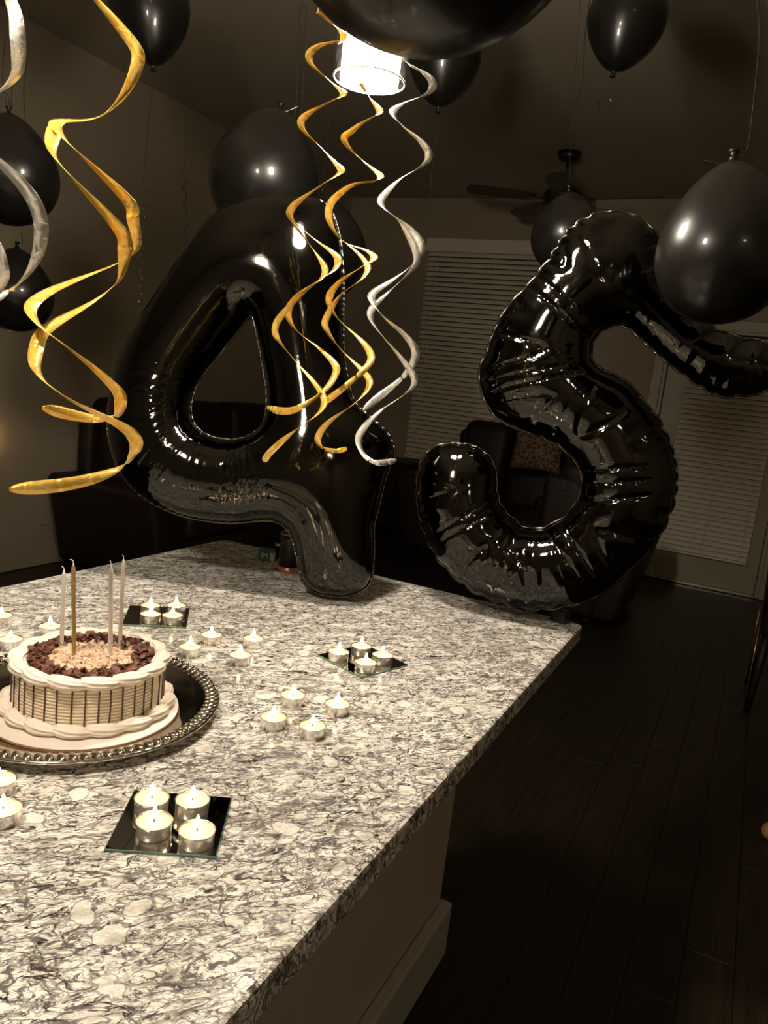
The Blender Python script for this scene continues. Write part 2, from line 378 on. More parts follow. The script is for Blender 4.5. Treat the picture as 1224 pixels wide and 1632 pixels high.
obj('valance', boxbm(-.66, .095, YF - .03, YF + .03, z1 - .2, z1 - .12, bev=.005), BLINDM, dr)
blinds('blinds', -.64, .075, .27, z1 - .2, .0425, YF - .002, dr)
obj('door_handle', tube(bmesh.new(), [(-.72, YF + .03, 1.0), (-.72, YF - .03, 1.0), (-.60, YF - .035, 1.0)], .011, 8), NICKEL, dr)

# electric outlet on the left wall
oc = thing('outlet_cover', on_x(70, 822, XL + .003)); tag(oc, 'wall outlet cover painted like the tan wall, left of the sofa', 'outlet')
obj('plate', boxbm(0, .006, -.036, .036, -.058, .058, bev=.002), WALLM, oc)
for s in (-1, 1): obj('socket', boxbm(.004, .008, -.017, .017, s * .024 - .013, s * .024 + .013, bev=.002), WALLM, oc)
# night light just at the left edge, source of the warm patch on the wall
pn = on_x(-14, 700, XL + .03)
nl = thing('night_light', pn); tag(nl, 'small warm wall light glowing on the left wall', 'light')
obj('housing', boxbm(-.03, -.008, -.03, .03, -.05, .05, bev=.006), BLACKP, nl)
NLM = mat('night_light_glow', (1, .8, .5), .8, emit=(1, .66, .28), estr=14)
obj('bulb', lathe(bmesh.new(), [(.004, -.03), (.018, -.024), (.022, 0), (.018, .024), (.004, .03)], 16, (.012, 0, 0)), NLM, nl, True)

# ================================================================== ISLAND
CTZ = .92
isl = thing('kitchen_island', (-.9, .5, 0)); tag(isl, 'pale painted kitchen island base under the granite top', 'island')
obj('body', boxbm(-.383, .383, -1.1, 1.192, 0.0, .885), ISLM, isl)
# baseboard wraps the outer faces
bb = bmesh.new()
box(bb, .383, .414, -1.1, 1.204, 0, .148, bev=.006); box(bb, -.383, .383, 1.192, 1.204, 0, .148, bev=.004)
obj('baseboard', bb, BASEM, isl)
def counter():
    x0, x1, y0, y1, r = -1.322, -.288, -.75, 1.757, .022
    pts = []
    for cx, cy, a0 in ((x1 - r, y1 - r, 0), (x0 + r, y1 - r, 90), (x0 + r, y0 + r, 180), (x1 - r, y0 + r, 270)):
        for k in range(7): a = math.radians(a0 + k * 15); pts.append((cx + r * math.cos(a), cy + r * math.sin(a)))
    bm = bmesh.new()
    def ring(off, z):
        out = []
        for (x, y) in pts:
            cx, cy = (x0 + x1) / 2, (y0 + y1) / 2
            out.append(bm.verts.new((x - off * (1 if x > cx else -1), y - off * (1 if y > cy else -1), z)))
        return out
    R_ = [ring(.006, .885), ring(.0, .8875), ring(0, .914), ring(.0015, .918), ring(.006, .92)]
    for a, b in zip(R_, R_[1:]):
        for i in range(len(a)): bm.faces.new((a[i], a[(i + 1) % len(a)], b[(i + 1) % len(a)], b[i]))
    bm.faces.new(R_[0][::-1]); bm.faces.new(R_[-1])
    o = obj('granite_countertop', bm, GRANITE); tag(o, 'cream granite countertop swirled with black veins', 'countertop')
counter()

# ================================================================== PENDANTS
def pendant(loc, label):
    t = thing('pendant_lamp', loc); tag(t, label, 'lamp', 'pendant lamps over the island')
    obj('diffuser', lathe(bmesh.new(), [(.0, -.0), (.044, .0), (.051, .006), (.0528, .02), (.0528, .15), (.044, .158), (0, .158)], 40), LAMP, t, False)
    bm = lathe(bmesh.new(), [(.0668, -.004), (.0668, .22)], 48, close_top=False, close_bot=False); lathe(bm, [(.0640, .22), (.0640, -.004)], 48, close_top=False, close_bot=False)
    g = obj('glass_shade', bm, GLASS, t, True)
    obj('glass_rim', tube(bmesh.new(), [(.0654 * math.cos(2 * PI * k / 48), .0654 * math.sin(2 * PI * k / 48), -.005) for k in range(49)], .0018, 6), FROST, t, True)
    obj('cap', lathe(bmesh.new(), [(.069, .215), (.069, .23), (.045, .242), (.02, .255), (.012, .28), (0, .28)], 32), NICKEL, t, True)
    obj('socket', lathe(bmesh.new(), [(.02, .158), (.02, .215)], 20), NICKEL, t, True)
    obj('rod', tube(bmesh.new(), [(0, 0, .27), (0, 0, ZC - loc[2] - .02)], .0045, 8), NICKEL, t, True)
    obj('canopy', lathe(bmesh.new(), [(.02, ZC - loc[2] - .045), (.055, ZC - loc[2] - .03), (.062, ZC - loc[2] - .001)], 28), NICKEL, t, True)
    return t
pp = at(589, 124, 1.40)
pendant(tuple(pp), 'lit pendant lamp, glass cylinder round a glowing white shade, above the numeral balloons')
pendant((pp.x, pp.y - 1.0, pp.z), 'second lit pendant lamp over the near half of the island')

# ================================================================== FOIL NUMBERS
def foil(name, label, outer, holes, P0, nrm, kthick, sc_amp, wr_amp, wr_len, wr_decay, seedv, pleats=(), cell=.0045, group=None):
    rs = np.random.RandomState(seedv)
    n = Vector(nrm).normalized(); ux = Vector((0, 0, 1)).cross(n).normalized(); ux = ux.normalized(); ux = -ux if ux.dot(Vector((1, 0, 0))) < 0 else ux; uy = n.cross(ux).normalized(); uy = -uy if uy.z < 0 else uy
    P0 = Vector(P0)
    def to2(p):
        r = ray(*p); o = Vector((0, 0, CAMH)); t = (P0 - o).dot(n) / r.dot(n); q = o + r * t - P0
        return (q.dot(ux), q.dot(uy))
    loops = []
    for li, L in enumerate([outer] + holes):
        c = np.array(catmull([to2(p) for p in L], 10, True))
        seg = np.linalg.norm(np.roll(c, -1, 0) - c, axis=1); s = np.concatenate([[0], np.cumsum(seg)]); tot = s[-1]
        m_ = int(tot / .004); ss = np.arange(m_) * tot / m_
        cc = np.vstack([c, c[:1]]); q = np.stack([np.interp(ss, s, cc[:, k]) for k in (0, 1)], 1)
        tg = np.roll(q, -2, 0) - np.roll(q, 2, 0); tg /= np.linalg.norm(tg, axis=1)[:, None]; nn = np.stack([tg[:, 1], -tg[:, 0]], 1)
        # orientation: make nn point outward of the material
        area = .5 * np.sum(q[:, 0] * np.roll(q[:, 1], -1) - np.roll(q[:, 0], -1) * q[:, 1])
        if (area < 0) != (li > 0): nn = -nn
        if li > 0: pass
        # puckers: random arches along the seam
        ph = np.cumsum(.004 / (wr_len * (0.6 + .9 * np.interp(ss, np.linspace(0, tot, 60), rs.rand(60)))))
        ph *= round(ph[-1]) / ph[-1]
        am = np.interp(ss, np.linspace(0, tot, 50), rs.rand(50) ** 1.5)
        am = np.clip(am * 1.3, 0, 1)
        arch = np.abs(np.sin(PI * ph))
        q2 = q + nn * ((arch ** .6 - 1) * sc_amp * am)[:, None]
        loops.append(dict(q=q2, ss=ss, ph=ph, am=am, nn=nn, arch=arch))
    A = np.vstack([l['q'] for l in loops]); B = np.vstack([np.roll(l['q'], -1, 0) for l in loops])
    PH = np.concatenate([l['ph'] for l in loops]); AM = np.concatenate([l['am'] for l in loops])
    def inside(p):
        x, y = p[:, 0:1], p[:, 1:2]
        c = ((A[None, :, 1] > y) != (B[None, :, 1] > y)) & (x < (B[None, :, 0] - A[None, :, 0]) * (y - A[None, :, 1]) / (B[None, :, 1] - A[None, :, 1] + 1e-12) + A[None, :, 0])
        return c.sum(1) % 2 == 1
    def dist(p):
        D = np.empty(len(p)); I = np.empty(len(p), int); d_ = B - A; L2 = (d_ ** 2).sum(1) + 1e-12
        for i in range(0, len(p), 2000):
            q = p[i:i + 2000][:, None] - A[None]; t = np.clip((q * d_[None]).sum(2) / L2, 0, 1); e = ((q - t[..., None] * d_[None]) ** 2).sum(2)
            j = e.argmin(1); I[i:i + 2000] = j; D[i:i + 2000] = np.sqrt(e[np.arange(len(j)), j])
        return D, I
    lo = A.min(0) - .02; hi = A.max(0) + .02
    gx = np.arange(lo[0], hi[0], cell); gy = np.arange(lo[1], hi[1], cell); GX, GY = np.meshgrid(gx, gy)
    G = np.stack([GX.ravel(), GY.ravel()], 1); ins = np.concatenate([inside(G[i:i + 3000]) for i in range(0, len(G), 3000)])
    dg, _ = dist(G)
    mask = ins.reshape(GX.shape); u = np.zeros(GX.shape); msk = mask.astype(float)
    for it in range(2600):
        u[1:-1, 1:-1] = (.25 * (u[:-2, 1:-1] + u[2:, 1:-1] + u[1:-1, :-2] + u[1:-1, 2:] + cell * cell)) * msk[1:-1, 1:-1]
    dgr = dg.reshape(GX.shape); g = u / np.maximum(dgr, 1e-4); okm = mask & (dgr > cell * 1.6); g = np.where(okm, g, 0); wgt = okm.astype(float)
    for it in range(5):
        gs = sum(np.roll(np.roll(g * wgt, a, 0), b, 1) for a in (-1, 0, 1) for b in (-1, 0, 1)); wsum = sum(np.roll(np.roll(wgt, a, 0), b, 1) for a in (-1, 0, 1) for b in (-1, 0, 1))
        newm = (wgt == 0) & (wsum > 0); g = np.where(newm, gs / np.maximum(wsum, 1), g); wgt = np.maximum(wgt, newm)
    # points
    pts = [A]
    for off in (.0012, .0035):
        Q = np.vstack([l['q'] - l['nn'] * off for l in loops]); dq, _ = dist(Q); pts.append(Q[(dq > off * .75) & inside_all(inside, Q)])
    jit = G + (rs.rand(*G.shape) - .5) * cell * .15
    pts.append(jit[ins & (dg > .0062)])
    PTS = np.vstack(pts); nA = len(A)
    ed = []; k0 = 0
    for l in loops:
        m_ = len(l['q']); ed += [(k0 + i, k0 + (i + 1) % m_) for i in range(m_)]; k0 += m_
    V, E_, Fc, *_ = geometry.delaunay_2d_cdt([Vector(p) for p in PTS.tolist()], ed, [], 0, 1e-7)
    V = np.array([tuple(v) for v in V]); Fc = np.array([f for f in Fc if len(f) == 3])
    cen = V[Fc].mean(1); keep = np.concatenate([inside(cen[i:i + 4000]) for i in range(0, len(cen), 4000)]); Fc = Fc[keep]
    D, I = dist(V); onb = D < 1e-5
    fx = (V[:, 0] - lo[0]) / cell; fy = (V[:, 1] - lo[1]) / cell; ix = np.clip(fx.astype(int), 0, len(gx) - 2); iy = np.clip(fy.astype(int), 0, len(gy) - 2); tx = fx - ix; ty = fy - iy
    gv = g[iy, ix] * (1 - tx) * (1 - ty) + g[iy, ix + 1] * tx * (1 - ty) + g[iy + 1, ix] * (1 - tx) * ty + g[iy + 1, ix + 1] * tx * ty
    U = gv * D; h = kthick * np.sqrt(np.maximum(2 * U, 0))
    ph = PH[I]; am = AM[I]
    ridge = 1 - np.abs(np.sin(PI * ph)) ** .55       # sharp valleys where the seam is gathered
    dec = np.exp(-(D / wr_decay) ** 1.3)
    rid2 = 1 - np.abs(np.sin(PI * ph * 3.1)) ** .7
    h2 = h - wr_amp * am * dec * (ridge + .30 * rid2) * np.minimum(D / .008, 1)
    for (cpx, a0, a1, npl, amp, rin, rout, sharp) in pleats:
        cc_ = np.array(to2(cpx)); dv = V - cc_; rad_ = np.linalg.norm(dv, axis=1); an = np.degrees(np.arctan2(dv[:, 1], dv[:, 0])) % 360
        t_ = ((an - a0) % 360) / ((a1 - a0) % 360); m_ = (t_ < 1) & (rad_ > rin) & (rad_ < rout)
        wob = t_ * npl + .25 * np.sin(t_ * npl * 1.7) + 6 * (rad_ - rin) * np.sin(t_ * 19)
        ra = rs.rand(npl + 4); kk = np.clip(np.floor(wob).astype(int), 0, npl + 3)
        fr = wob - np.floor(wob); val = 1 - np.abs(2 * fr - 1); val = val ** sharp
        fade = np.clip(np.minimum(t_, 1 - t_) * 6, 0, 1) * np.clip((rad_ - rin) / .012, 0, 1) * np.clip((rout - rad_) / .02, 0, 1)
        h2 = h2 - np.where(m_, amp * val * fade * (.25 + .75 * ra[kk]) * np.clip(D / .012, 0, 1), 0)
    h2 = np.maximum(h2, np.where(onb, 0, .0006)); h2[onb] = 0
    nV = len(V); verts = []
    W = np.outer(V[:, 0], np.array(ux)) + np.outer(V[:, 1], np.array(uy))
    front = W + np.outer(h2, np.array(n)); idb = np.where(onb, np.arange(nV), -1)
    back_map = np.arange(nV) + nV; back = W - np.outer(h2, np.array(n))
    used = np.unique(Fc)
    allv = np.vstack([front, back]); bm_idx = np.where(onb, np.arange(nV), back_map)
    faces = [tuple(f) for f in Fc.tolist()] + [tuple(f[::-1]) for f in bm_idx[Fc].tolist()]
    remap = -np.ones(2 * nV, int); us = np.unique(np.array(faces)); remap[us] = np.arange(len(us))
    me = bpy.data.meshes.new(name); me.from_pydata(allv[us].tolist(), [], remap[np.array(faces)].tolist()); me.update()
    bmx = bmesh.new(); bmx.from_mesh(me); bmesh.ops.recalc_face_normals(bmx, faces=bmx.faces); bmx.to_mesh(me); bmx.free()
    root = thing(name, P0); tag(root, label, 'balloon', group)
    o = link('inflated_body', me, FOIL, root, True)
    # flat welded seam round every outline
    for li, l in enumerate(loops):
        b = bmesh.new(); q = l['q']; nn = l['nn']; m_ = len(q); wd = .0055 if li == 0 else .004
        rings = []
        for off, dn in ((-.001, .0), (wd * .5, .0009), (wd, .0)):
            wav = .0016 * np.sin(PI * l['ph'] * 2)
            rings.append([b.verts.new(ux * float(q[i][0] + nn[i][0] * off) + uy * float(q[i][1] + nn[i][1] * off) + n * float((dn + wav[i] * (off > 0)))) for i in range(m_)])
        r4 = []
        for i in range(m_):
            v = rings[1][i].co - n * .0018; r4.append(b.verts.new(v))
        R_ = [rings[0], rings[1], rings[2], r4]
        for k in range(4):
            a, c = R_[k], R_[(k + 1) % 4]
            for i in range(m_): b.faces.new((a[i], a[(i + 1) % m_], c[(i + 1) % m_], c[i]))
        obj('seam', b, SEAMF, root, True)
    return root, to2, ux, uy, n
def inside_all(f, Q): return np.concatenate([f(Q[i:i + 3000]) for i in range(0, len(Q), 3000)])

out4 = [(470, 318), (500, 318), (524, 332), (540, 375), (546, 440), (546, 529), (550, 586), (564, 639), (593, 668), (618, 692), (628, 722), (615, 757), (604, 802), (595, 839), (595, 880), (590, 922), (575, 941), (545, 950), (507, 944), (483, 924), (472, 880), (463, 850), (447, 833), (421, 828), (364, 832), (303, 824), (258, 808), (222, 786), (192, 752), (176, 708), (173, 660), (184, 594), (203, 545), (235, 492), (282, 420), (323, 366), (352, 338), (390, 324), (430, 317)]
hole4 = [(400, 502), (380, 525), (352, 561), (323, 598), (308, 627), (304, 655), (312, 680), (336, 696), (372, 701), (405, 690), (422, 668), (425, 627), (418, 578), (409, 530)]
p4 = on_z(528, 949, CTZ + .010)
n4 = Vector((-p4.x - .10, -p4.y, .32))
foil('number_four_balloon', 'big black foil balloon shaped like the numeral 4, standing on the countertop', out4, [hole4], p4, n4, .92, .0022, .0030, .016, .030, 3,
     pleats=[((378, 600), 175, 268, 26, .0034, .03, .30, 1.0), ((378, 600), 268, 296, 3, .0045, .05, .30, 3.0)])
out5 = [(878, 409), (905, 368), (938, 345), (978, 337), (1015, 345), (1042, 368), (1053, 405), (1062, 445), (1100, 490), (1150, 528), (1215, 545), (1262, 558), (1280, 588), (1258, 614), (1210, 625), (1165, 632), (1130, 624), (1088, 595), (1036, 552), (1003, 523), (981, 517), (960, 525), (945, 542), (941, 566), (950, 585), (974, 597), (1003, 614), (1022, 638), (1047, 666), (1066, 704), (1077, 752), (1073, 800), (1056, 843), (1031, 881), (998, 912), (960, 944), (910, 964), (859, 972), (820, 968), (785, 956), (747, 938), (711, 905), (688, 875), (671, 830), (665, 780), (670, 740), (690, 715), (720, 708), (755, 712), (780, 730), (790, 755), (791, 780), (799, 807), (823, 832), (849, 844), (886, 833), (909, 815), (926, 786), (927, 752), (914, 731), (891, 710), (862, 696), (830, 684), (800, 670), (783, 654), (770, 628), (765, 600), (768, 580), (778, 560), (783, 542), (807, 494), (845, 452)]
p5 = on_y(860, 972, 1.70)
cen5 = on_y(900, 700, 1.70)
n5 = Vector((-cen5.x - .12, -cen5.y, 0))
r5, *_ = foil('number_five_balloon', 'big black foil balloon shaped like the numeral 5, tilted at the counter corner', out5, [], p5, n5, .90, .0085, .0110, .040, .035, 11,
              pleats=[((1000, 575), 95, 250, 6, .010, .045, .30, 7.0), ((848, 765), -110, 75, 7, .011, .06, .26, 7.0), ((848, 765), 180, 300, 6, .010, .05, .24, 7.0)])

# black ribbon weight under the five
wp = on_z(892, 991, CTZ)
bw = thing('balloon_weight', wp, math.radians(-25)); tag(bw, 'small black box weight on the countertop corner under the numeral 5', 'weight')
obj('block', boxbm(-.02, .02, -.014, .014, 0, .03, bev=.003), BLACKP, bw)
obj('ribbon_loop', tube(bmesh.new(), catmull([(-.018, 0, .03), (-.03, .0, .045), (-.008, 0, .05), (.0, 0, .03)], 5), .0018, 5), RIBM, bw)

# ================================================================== LATEX BALLOONS
def latex(px, py, d, r, neck, label, squash=1.22, ribbons=(), knot=True):
    """neck = pixel direction (dx,dy) from centre towards the knot."""
    c = at(px, py, d); q = at(px + neck[0], py + neck[1], d)
    ax = (q - c).normalized()
    rot = ax.to_track_quat('Z', 'Y')
    t = thing('latex_balloon', c); t.rotation_mode = 'QUATERNION'; t.rotation_quaternion = rot
    tag(t, label, 'balloon')
    prof = []
    nn = 34
    for i in range(nn + 1):
        a = PI * i / nn; z = -math.cos(a); rr = math.sin(a)
        if z > 0:
            zz = z * squash * (1 + .16 * z ** 3); rr = rr * (1 - .17 * z ** 2 * (1 - .2 * z)) 
        else: zz = z * 1.0
        prof.append((max(rr * r, .0), zz * r))
    tipz = prof[-1][1]
    prof = prof[:-2] + [(.013, prof[-2][1] + .0), (.006, tipz + .006)]
    obj('balloon_skin', lathe(bmesh.new(), [p for p in prof if p[0] > 0 or True][1:], 56), LATEX, t, True)
    if knot:
        obj('knot', lathe(bmesh.new(), [(.005, tipz + .002), (.0075, tipz + .006), (.007, tipz + .010), (.0035, tipz + .012), (.008, tipz + .018), (.010, tipz + .022), (.008, tipz + .023)], 12), LATEX, t, True)
    inv = Matrix.Translation(c) @ rot.to_matrix().to_4x4(); inv = inv.inverted()
    for rb in ribbons: ribbon(rb['p'], rb.get('d', d), rb.get('w', .0016), rb.get('curl', ()), t, inv)
    return t
def ribbon(pix, d, wd, curl, parent, inv):
    pts = catmull([tuple(at(x, y, d)) for x, y in pix], 14)
    pts = [Vector(p) for p in pts]; out = []
    c0, c1 = curl if curl else (2, 2)
    s = 0
    for i, p in enumerate(pts):
        f = i / (len(pts) - 1)
        if i: s += (pts[i] - pts[i - 1]).length
        if f > c0:
            a = s * 2 * PI / .040; amp = .0055 * min(1, (f - c0) * 8)
            p = p + Vector((math.cos(a) * amp * .9, math.sin(a) * amp * .5, 0))
        out.append(inv @ p)
    # densify when curled
    if curl:
        dense = []; s = 0
        P = [Vector(q) for q in catmull([tuple(q) for q in pts], 5)]
        for i, p in enumerate(P):
            f = i / (len(P) - 1)
            if i: s += (P[i] - P[i - 1]).length
            if f > c0:
                a = s * 2 * PI / .050; amp = .008 * min(1, (f - c0) * 8)
                p = p + Vector((math.cos(a) * amp * .9, math.sin(a) * amp * .5, 0))
            dense.append(inv @ p)
        out = dense
    tube(bmx := bmesh.new(), out, wd, 5)
    obj('ribbon', bmx, RIBM, parent, True)

latex(238, 8, 2.5, .130, (6, 100), 'black round balloon floating neck down at the top left beside the gold swirl', 1.28,
      [dict(p=[(247, 104), (243, 140), (237, 190), (232, 250), (230, 300), (226, 400), (222, 505)], curl=(.5, 1)), dict(p=[(262, 60), (292, 140), (296, 200), (294, 280), (295, 330), (297, 420)], d=2.62, curl=(.5, 1))])
latex(16, 282, 2.2, .133, (-2, -100), 'large black round balloon neck up at the left edge behind the silver swirl', 1.15,
      [dict(p=[(16, 172), (12, 150), (6, 155)]), dict(p=[(18, 172), (20, 120), (24, 60), (30, 0)]), dict(p=[(40, 190), (38, 140), (44, 80), (42, 0)], d=2.3), dict(p=[(10, 168), (4, 120), (8, 60)], d=2.25)])
latex(24, 470, 2.7, .128, (4, -100), 'smaller black round balloon low at the left edge, below the larger one', 1.1,
      [dict(p=[(34, 398), (36, 385), (34, 370)])])
latex(421, 288, 2.20, .157, (22, -100), 'black round balloon neck up directly behind the top of the numeral 4', 1.12,
      [dict(p=[(447, 181), (463, 175), (476, 169)], w=.0024), dict(p=[(446, 178), (468, 190), (474, 120), (478, 20), (488, 12), (486, 60), (480, 200)])])
latex(512, 404, 2.48, .148, (2, -100), 'dark round balloon tucked behind the upright stroke of the numeral 4', 1.08,
      [dict(p=[(514, 322), (528, 160), (542, 0), (556, -140), (568, -275)], w=.0006)])
latex(709, 88, 2.6, .124, (-12, 100), 'dark round balloon just right of the lit pendant lamp', 1.2,
      [dict(p=[(698, 180), (692, 240), (686, 300), (682, 380)])])
latex(694, -232, .50, .1155, (20, -100), 'very large looking black balloon cut by the top edge above the pendant lamp', 1.1)
latex(1000, 28, 2.45, .124, (-30, 118), 'black round balloon neck down at the top right with a bright sheen', 1.2,
      [dict(p=[(972, 158), (976, 163), (979, 170)], w=.0022), dict(p=[(940, 0), (932, 60), (928, 130), (912, 172), (886, 188)], w=.0018), dict(p=[(955, 160), (950, 200), (944, 245)], d=2.6)])
latex(1153, 410, 1.34, .114, (10, -100), 'big glossy black balloon at the right edge in front of the numeral 5', 1.25,
      [dict(p=[(1166, 263), (1145, 262), (1124, 256)], w=.0022), dict(p=[(1168, 262), (1190, 238), (1200, 170), (1210, 60), (1206, 0)], w=.0009)])
latex(904, 378, 2.3, .108, (4, -100), 'dark round balloon half hidden behind the top of the numeral 5', 1.05,
      [dict(p=[(905, 312), (912, 200), (922, 40), (930, -80), (936, -145)], w=.0006)])

# ================================================================== FOIL SWIRLS
def strand(name, keys, d, wpx, m, parent, inv, taper_end=True, taper_start=False, tilt=.24):
    """keys: (x, y, phase) with phase in half turns; phase 0 = right extreme, 1 = left extreme."""
    K = [np.array(k, float) for k in keys]
    P = catmull(K, 12); n = len(P)
    for it in range(26 if wpx > 15 else 7):
        A_ = np.array(P); B_ = A_.copy(); B_[1:-1] = .25 * A_[:-2] + .5 * A_[1:-1] + .25 * A_[2:]; P = list(B_)
    xs = [k[0] for k in keys]
    # swing radius from neighbouring extremes
    rk = []
    for i in range(len(keys)):
        a = abs(keys[i][0] - keys[max(i - 1, 0)][0]) / max(abs(keys[i][2] - keys[max(i - 1, 0)][2]), 1e-3) if i else 0
        b = abs(keys[min(i + 1, len(keys) - 1)][0] - keys[i][0]) / max(abs(keys[min(i + 1, len(keys) - 1)][2] - keys[i][2]), 1e-3) if i < len(keys) - 1 else 0
        rk.append(max(a, b) / 2 * .8)
    fw = Vector((RW[0][2], RW[1][2], 0)).normalized(); rt = Vector((fw.y, -fw.x, 0))
    cen = []
    for i, (x, y, ph) in enumerate(P):
        f = i / (n - 1) * (len(keys) - 1); k = min(int(f), len(keys) - 2); rr = rk[k] * (1 - (f - k)) + rk[k + 1] * (f - k)
        cen.append(at(x, y, d) + fw * (min(rr, 90) * d / F * math.sin(ph * PI)))
    bm = bmesh.new(); prev = None
    for i, (x, y, ph) in enumerate(P):
        f = i / (n - 1) * (len(keys) - 1); k = min(int(f), len(keys) - 2); rr = rk[k] * (1 - (f - k)) + rk[k + 1] * (f - k)
        rm = min(rr, 90) * d / F
        c = at(x, y, d) + fw * (rm * math.sin(ph * PI))
        rad = rt * math.cos(ph * PI) + fw * math.sin(ph * PI)
        T = (cen[min(i + 1, n - 1)] - cen[max(i - 1, 0)]).normalized()
        side = rad + Vector((0, 0, tilt)); side = (side - T * side.dot(T)).normalized()
        ee = min(1, max(0, (i / (n - 1) - .84) / .08))
        if ee > 0:
            sv = T.cross((c - Vector((0, 0, CAMH))).normalized()); sv = sv.normalized() * (1 if sv.dot(side) > 0 else -1)
            side = (side * (1 - ee) + sv * ee).normalized()
        g = i / (n - 1)
        e_ = min(1, max(0, (g - .88) / .06)); w_ = wpx * d / F / 2 * max(.42 + .66 * abs(math.cos(ph * PI)) ** .8, .85 * e_)
        if taper_end and g > .965: w_ *= max(.25, math.sqrt(max(0, 1 - ((g - .965) / .035) ** 2)))
        if taper_start and g < .03: w_ *= max(.2, g / .03)
        th = side.cross(Vector((0, 0, 1))); th = th.normalized() * .0002 if th.length > .01 else Vector((0, .0002, 0))
        cur = [bm.verts.new(inv @ (c - side * w_ - th)), bm.verts.new(inv @ (c + Vector((0, 0, w_ * .25)) - th)), bm.verts.new(inv @ (c + side * w_ - th)), bm.verts.new(inv @ (c + side * w_ + th)), bm.verts.new(inv @ (c + Vector((0, 0, w_ * .25)) + th)), bm.verts.new(inv @ (c - side * w_ + th))]
        if prev:
            for q in range(6): bm.faces.new((prev[q], prev[(q + 1) % 6], cur[(q + 1) % 6], cur[q]))
        else: bm.faces.new(cur[::-1])
        prev = cur
    bm.faces.new(prev)
    return obj(name, bm, m, parent, True)
def swirl(label, d, wpx, m, strands, top, group, string=None):
    base = at(top[0], top[1], d); t = thing('foil_swirl', base); tag(t, label, 'swirl decoration', group)
    inv = Matrix.Translation(base).inverted()
    for i, (keys, w_) in enumerate(strands): strand('strand', keys, d, w_, m, t, inv, True, i > 0)
    if string:
        obj('hanging_string', tube(bmesh.new(), [inv @ at(top[0], top[1], d), inv @ Vector((base.x, base.y, ZC))], .0005, 4), WHITEP, t)
def H(seq, start=0):
    return seq
GR = 'hanging foil swirls'
swirl('large gold foil swirl hanging at the left above the cake', .95, 24, GOLD, [
    ([(120, -50, -.9), (150, 0, -.5), (215, 72, -.08), (214, 100, .08), (130, 170, .6), (90, 189, .95), (100, 215, 1.15), (150, 262, 1.55), (205, 318, 1.95), (209, 345, 2.1), (190, 388, 2.4), (105, 432, 2.75), (60, 475, 3.0), (72, 508, 3.25), (140, 560, 3.65), (184, 612, 3.92), (190, 640, 4.08), (172, 664, 4.3), (136, 672, 4.55), (100, 666, 4.75), (62, 650, 4.95)], 19),
    ([(92, 196, .95), (86, 212, 1.05), (105, 258, 1.35), (160, 322, 1.7), (194, 366, 1.92), (197, 392, 2.08), (165, 438, 2.45), (110, 485, 2.75), (72, 520, 2.95), (62, 550, 3.05), (80, 588, 3.3), (140, 635, 3.65), (190, 670, 3.9), (212, 696, 4.03), (200, 728, 4.25), (150, 762, 4.6), (90, 778, 4.85), (22, 778, 5.05)], 21)],
    (120, -50), GR, True)
swirl('narrow gold foil swirl hanging just left of the lit pendant lamp', 1.15, 12, GOLD, [
    ([(507, 18, .95), (528, 28, .6), (546, 50, .1), (547, 66, -.1 + 2 * 0), (540, 78, -.3), (490, 90, -1), (520, 116, -1.45), (545, 143, -1.93), (544, 157, -2.07), (515, 180, -2.5), (478, 198, -3), (510, 228, -3.45), (541, 265, -3.93), (540, 280, -4.07), (505, 312, -4.5), (460, 340, -5), (485, 365, -5.4), (530, 400, -5.87), (539, 420, -6.05), (525, 445, -6.3), (480, 475, -6.65), (459, 500, -6.95), (470, 527, -7.3), (505, 553, -7.65), (533, 580, -7.93), (535, 597, -8.07), (518, 625, -8.4), (480, 650, -8.75), (450, 654, -8.9), (424, 649, -9.05)], 11),
    ([(463, 350, -5.05), (490, 385, -5.4), (514, 418, -5.87), (517, 440, -6.1), (495, 468, -6.5), (455, 500, -6.85), (439, 520, -7.0), (441, 540, -7.1), (465, 575, -7.5), (500, 612, -7.8), (517, 638, -8.0), (508, 660, -8.25), (465, 692, -8.7), (430, 722, -8.95), (419, 737, -9.1)], 10)],
    (507, 18), GR, True)
swirl('gold foil swirl hanging from below the lit pendant lamp', 1.2, 12, GOLD, [
    ([(575, 132, .9), (590, 152, .4), (606, 178, 0), (595, 196, -.35), (565, 213, -.75), (548, 224, -1), (575, 247, -1.5), (606, 278, -1.97), (598, 297, -2.3), (560, 308, -2.7), (529, 325, -2.93), (524, 348, -3.07), (540, 376, -3.35), (580, 393, -3.75), (597, 411, -4), (580, 430, -4.35), (540, 456, -4.75), (524, 478, -5.0), (535, 505, -5.3), (572, 538, -5.75), (592, 568, -6), (580, 592, -6.3), (545, 622, -6.65), (512, 645, -6.95)], 11),
    ([(535, 372, -3.3), (565, 395, -3.7), (587, 425, -4), (575, 452, -4.3), (545, 475, -4.6), (520, 508, -4.95), (520, 525, -5.08), (540, 555, -5.4), (575, 588, -5.85), (590, 612, -6.03), (570, 640, -6.4), (525, 672, -6.8), (506, 700, -7.0), (515, 718, -7.2), (535, 722, -7.4), (551, 717, -7.6)], 10)],
    (575, 132), GR, True)
